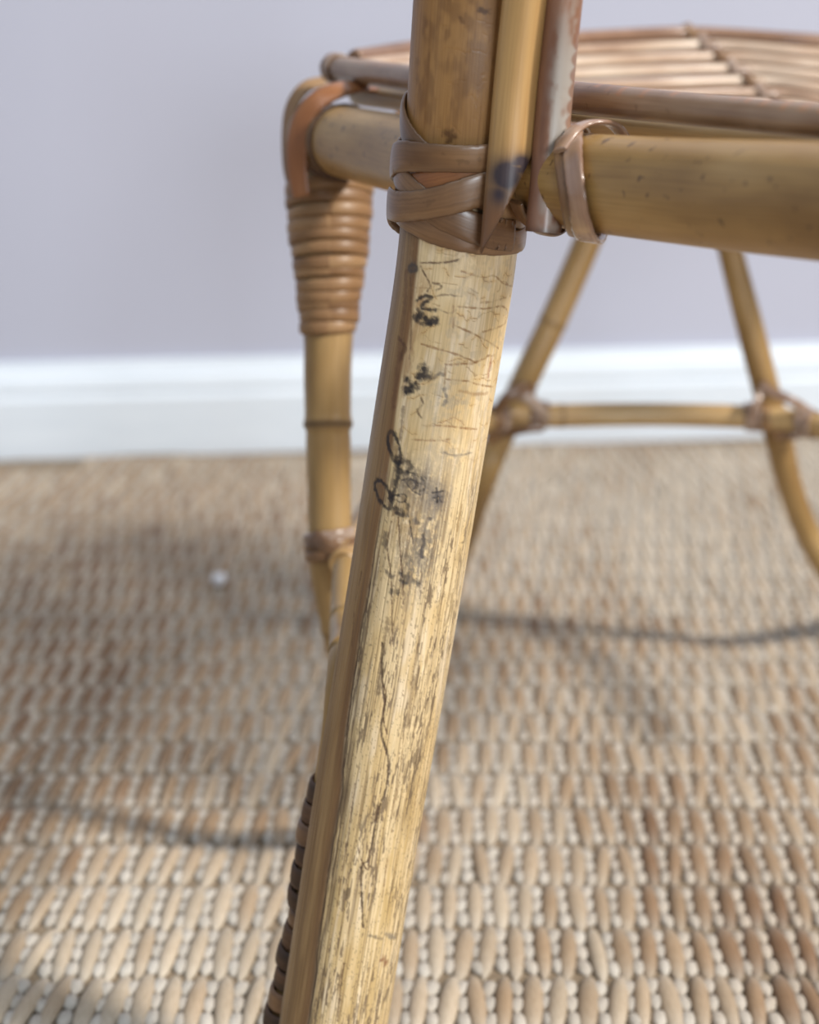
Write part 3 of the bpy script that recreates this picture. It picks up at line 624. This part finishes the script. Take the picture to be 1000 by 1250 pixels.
# seat canes: (y at corner x, y at spine, y at right) rows going down into the dish
rows = []
for k in range(11):
    sx, sy, sz = 846+17.5*k, 41+14.6*k, .880-.0075*k
    lx, ly, lz_ = 432+9*k, 71+9*k, .725-.003*k
    mxx, my, mz = 640+3*k, 51+14.6*k, .815-.0065*k
    m2x, m2y, m2z = 745+6*k, 45+14.8*k, .856-.007*k
    rx, ry, rz_ = 1005, 44+15.2*k, .868-.0075*k
    rows.append(((sx, sy, sz), [(lx, ly, lz_), (lx+90, (ly+my)/2-3, (lz_+mz)/2+.008), (mxx, my, mz), (m2x, m2y, m2z), (sx, sy, sz)], [(sx, sy, sz), ((sx+1060)/2, (sy+ry+12)/2-1, (sz+rz_)/2), (1060, ry+12, rz_), (1200, ry+30, rz_-.05), (1400, ry+80, rz_-.14)]))
for k, (sp, lft, rgt) in enumerate(rows):
    
    jl = random.uniform(-1.2, 1.2)
    lft2 = [(a, b+jl*(0 if i in (0, 4) else 1), c) for i, (a, b, c) in enumerate(lft)]
    m_ = M['rim'] if k == 0 else M['seat']
    whole = lft2[:-1]+[(sp[0], sp[1], sp[2])]+rgt[1:]
    px_cane('seat_cane', whole, .0028 if k else .0036, mat=m_, seg=14, wob=.015)
    c0 = P(*sp)
    # small knot of peel tying the canes along the spine
    for sgn in (-1, 1):
        aa = np.array([P(sp[0]-8, sp[1]-8*sgn-2, sp[2]-.0005), P(sp[0]-2, sp[1]-3*sgn, sp[2]-.0046), P(sp[0]+8, sp[1]+4*sgn+5, sp[2]-.0050), P(sp[0]+16, sp[1]+8*sgn+12, sp[2]-.004)])
        adopt(ribbon('knot', aa, np.tile((0., -.9, .5), (4, 1)), .0040, .0014, M['bind'] if (k+sgn) % 2 else M['bind_grey'], None, n=14, seg=8))
# flat bottom of the dish
for i, z in enumerate(np.arange(.795, .60, -.0085)):
    y = lambda zz: -40 + 186/zz
    x0 = max(430, 385+(y(z)+16-205)/.25)
    zr = z-.05
    px_cane('seat_cane', [(x0, y(z), z), ((x0+900)/2, y(z), z), (900, y(z), z), (1150, y(z-.02), z-.02), (1400, y(zr), zr)], .0028, mat=M['seat'], seg=12)
# spine rib beneath the knots
px_cane('seat_rib', [(846, 43, .886), (898, 86, .863), (951, 130, .840), (1010, 180, .815)], .0024, mat=M['bind'], seg=12)

# --- uprights tied in front of the near leg
def upright(name, pts, r, mat, parent=None, cut=None, ink=None, bloom=False, brown=None, seg=48, n=420):
    p = np.array([P(*q) for q in pts]); path = spline(p, n); T, B, N = frames(path, np.tile((0., -1., 0.), (n, 1)))
    Xd = B if B[0][0] > 0 else -B
    th = np.linspace(0, 2*math.pi, seg, endpoint=False)
    V = path[:, None]+r*(np.cos(th)[None, :, None]*N[:, None]+np.sin(th)[None, :, None]*Xd[:, None])
    px_, py_, _ = project(path); d = np.concatenate([[0], np.cumsum(np.linalg.norm(np.diff(path, axis=0), axis=1))])
    a = np.repeat((np.sin(th)*1.0)[None], n, 0); fc = np.repeat(np.cos(th)[None], n, 0); yy = np.repeat(py_[:, None], seg, 1)
    attrs = {'tone': np.zeros((n, seg))}
    if cut:                                                   # slanting cut: right side shortened, left edge runs to a point
        ya, yb = cut
        f = np.clip((py_-ya)/(yb-ya), 0, 1)
        for i in range(n):
            lim = 1-2.0*f[i]**1.05                            # sine of the right-most allowed angle
            s_ = np.sin(th); k = s_ > lim
            ex = s_[k]-lim
            V[i, k] = V[i, k]-Xd[i]*ex[:, None]*r
    ink_ = np.zeros((n, seg)); br = np.zeros((n, seg))
    nz = fbm(a*3+8, yy*.05, 401, 3)
    if ink:
        for (iy, sy_, ia, sa, st_) in ink: ink_ = np.maximum(ink_, np.exp(-((yy-iy)/sy_)**2-((a-ia)/sa)**2)*st_*sstep(nz, .05, .32))
    if brown: br = sstep(yy, *brown)
    attrs['ink'] = np.clip(ink_, 0, 1); attrs['brown'] = br
    if bloom:
        b = sstep(fbm(a*2.2+th[None]*.0, yy*.045, 411, 3)+.30*np.exp(-((a-.35)/.55)**2)+.05, .42, .82)*(1-.3*sstep(yy, 235, 280))*sstep(a, -.75, .05)*(1-.75*sstep(a+.25*np.abs(np.sin(yy*.16)), .82, .98))*(.45+.55*sstep(yy, -10, 90))
        attrs['bloom'] = b
        attrs['tone'] = .7*np.exp(-((yy-py_[-1])/6)**2)
    cc = np.stack([r*np.cos(th)[None]+0*a, r*np.sin(th)[None]+0*a, np.repeat(d[:, None], seg, 1)], -1)+rng.uniform(-3, 3)
    me = mesh_grid(name, V, attrs=attrs, vattr={'cc': cc})
    o = link(name, me, None, [mat])
    return adopt(o)
o = upright('upright_cane', [(662, -170, .452), (642, 0, .4685), (631, 100, .4775), (624, 180, .483), (618, 250, .487), (613, 310, .490)], .0061, M['pole_ink'], cut=(180, 312),
        ink=[(212, 22, -.15, .75, 1.5), (198, 14, .45, .5, 1.5), (236, 16, -.4, .5, 1)], brown=(200, 265))
o['label'] = 'slim cane cut to a long slanting point, stained dark near its tip'
o = upright('upright_cane', [(708, -170, .4515), (689, 0, .4665), (678, 110, .4755), (672, 180, .4800), (669, 220, .482), (663, 284, .4842)], .0048, M['bloom'], bloom=True, ink=[(202, 13, .55, .45, 1.3), (190, 9, .8, .3, 1)])
o['label'] = 'brown cane with a greyish bloom and square-cut end'

# --- flat peel binding round the near leg
def lap(pts, width, mat, lift=.0, thick=.0016, n=90):
    """pts = (angle round the leg in degrees, py)"""
    P_, N_ = [], []
    s = spline(np.array(pts, float), n)
    for a, y in s:
        i = np.interp(y, apy, np.arange(nl)); i = int(i); a = math.radians(a)
        d_ = N[i]*math.cos(a)+Xs[i]*math.sin(a); P_.append(axis[i]+d_*(RL+.0002+lift)); N_.append(d_)
    return adopt(ribbon('binding_strap', P_, N_, width, thick, mat, None, seg=20))
lap([(-178, 150), (-125, 140), (-88, 146), (-50, 170), (-10, 205), (40, 245), (80, 262)], .0080, M['bind'], 0)
lap([(-178, 262), (-130, 250), (-88, 236), (-50, 226), (-10, 206), (25, 186), (50, 180)], .0085, M['bind_orange'], .0002)
lap([(-178, 175), (-130, 190), (-88, 204), (-55, 226), (-15, 256), (20, 272), (50, 278)], .0085, M['bind'], .0010)
lap([(-178, 232), (-130, 222), (-92, 206), (-62, 187), (-25, 173), (10, 167), (38, 166)], .0082, M['bind'], .0020)
lap([(-178, 300), (-130, 280), (-92, 254), (-62, 252), (-25, 240), (10, 220), (38, 206)], .0088, M['bind'], .0024)
lap([(-178, 250), (-130, 258), (-88, 258), (-55, 266), (-20, 277), (15, 284), (50, 286), (90, 282), (130, 276)], .0072, M['bind'], .0004)
# --- peel loops round the rail just right of the leg
def rail_loop(xs_, width, mat, lift=0, n=96):
    """xs_: seen x at top, front, bottom, back of the rail (quarter turns)"""
    ph = np.linspace(0, 2*math.pi, n, endpoint=False); xk = np.interp(np.degrees(ph), [0, 45, 90, 135, 180, 270, 360], xs_)
    xk = (np.roll(xk, 4)+np.roll(xk, -4)+np.roll(xk, 2)+np.roll(xk, -2)+xk)/5
    pn = [on_rail(x+48*math.sin(a), a, RR_+.0001+lift) for x, a in zip(xk, ph)]
    wdt = [width*(.62+.38*abs(math.sin(a/2))) for a in ph]
    return adopt(ribbon('binding_strap', [q[0] for q in pn], [q[1] for q in pn], wdt, .0017, mat, None, closed=True, seg=18))
rail_loop([703, 707, 714, 720, 724, 712, 703], .0082, M['bind_pink'], .0008)
rail_loop([690, 692, 697, 705, 710, 698, 690], .0064, M['bind'], .0)
def rail_tail(pts, width, mat, lift, n=40):
    pn = [on_rail(x+48*math.sin(math.radians(a)), math.radians(a), RR_+lift) for x, a in pts]
    adopt(ribbon('binding_strap', [q[0] for q in pn], [q[1] for q in pn], width, .0015, mat, None, n=n, seg=16))
rail_tail([(696, 55), (704, 36), (716, 16), (730, -2), (744, -22), (755, -48)], .0056, M['bind_pink'], .0022)
rail_tail([(640, 110), (648, 130), (660, 150), (672, 175), (684, 205)], .0070, M['bind'], .0012)

# --- joints of the stretcher with the legs
def coil_on(path, px, r, width, mat, tilt=0, axis_i=None, byy=False, thick=.0014):
    s = spline(np.array([P(*q) for q in path]), 900); T_, B_, N_ = frames(s, np.tile((0., -1., 0.001), (900, 1)))
    x_, y_, _ = project(s); key = y_ if byy else x_; i = int(np.argmin(np.abs(key-px)))
    ph = np.linspace(0, 2*math.pi, 44, endpoint=False); dr = [math.cos(a)*N_[i]+math.sin(a)*B_[i] for a in ph]
    adopt(ribbon('binding_coil', [s[i]+r*d_+T_[i]*tilt*math.sin(a+.6) for a, d_ in zip(ph, dr)], dr, width, thick, mat, None, closed=True, seg=10))
for xx, mt in ((914, 'bind_grey'), (925, 'bind_grey'), (936, 'bind_light'), (981, 'bind_grey'), (992, 'bind_grey')): coil_on(q, xx, .0060, .0042, M[mt], .0008)
for xx, mt in ((600, 'bind'), (611, 'bind_grey'), (652, 'bind_grey'), (663, 'bind')): coil_on(q, xx, .0060, .0046, M[mt], -.0008)
# diagonal straps across each joint
def cross(pts, wdt, mat): 
    adopt(ribbon('binding_strap', [P(*a) for a in pts], np.tile((0., -1., .15), (len(pts), 1)), wdt, .0016, mat, None, n=40, seg=12))
cross([(930, 470, .884), (945, 480, .880), (968, 490, .878), (990, 505, .884)], .0052, M['bind_grey'])
cross([(918, 512, .886), (924, 490, .882), (932, 474, .886)], .0045, M['bind_grey'])
cross([(946, 532, .888), (968, 532, .886), (990, 526, .886)], .0040, M['bind'])
cross([(652, 476, .885), (636, 474, .880), (618, 486, .880), (604, 508, .886)], .0060, M['bind'])
cross([(624, 482, .884), (642, 484, .880), (660, 500, .884), (664, 516, .892)], .0056, M['bind_grey'])
cross([(606, 532, .896), (622, 528, .892), (642, 524, .888), (662, 522, .888)], .0045, M['bind'])
cross([(600, 540, .898), (604, 520, .892), (612, 500, .888)], .0070, M['bind_light'])
lps = [(401, 640, .692), (404, 680, .692), (409, 720, .695)]
for yy, mt in ((654, 'bind_grey'), (664, 'bind'), (674, 'bind')): coil_on(lps, yy, .0086, .0042, M[mt], .0008, byy=True)
adopt(ribbon('binding_strap', [P(384, 655, .684), P(400, 668, .678), P(420, 674, .678), P(436, 662, .686)], np.tile((0., -1., .2), (4, 1)), .0052, .0016, M['bind'], None, n=30, seg=12))
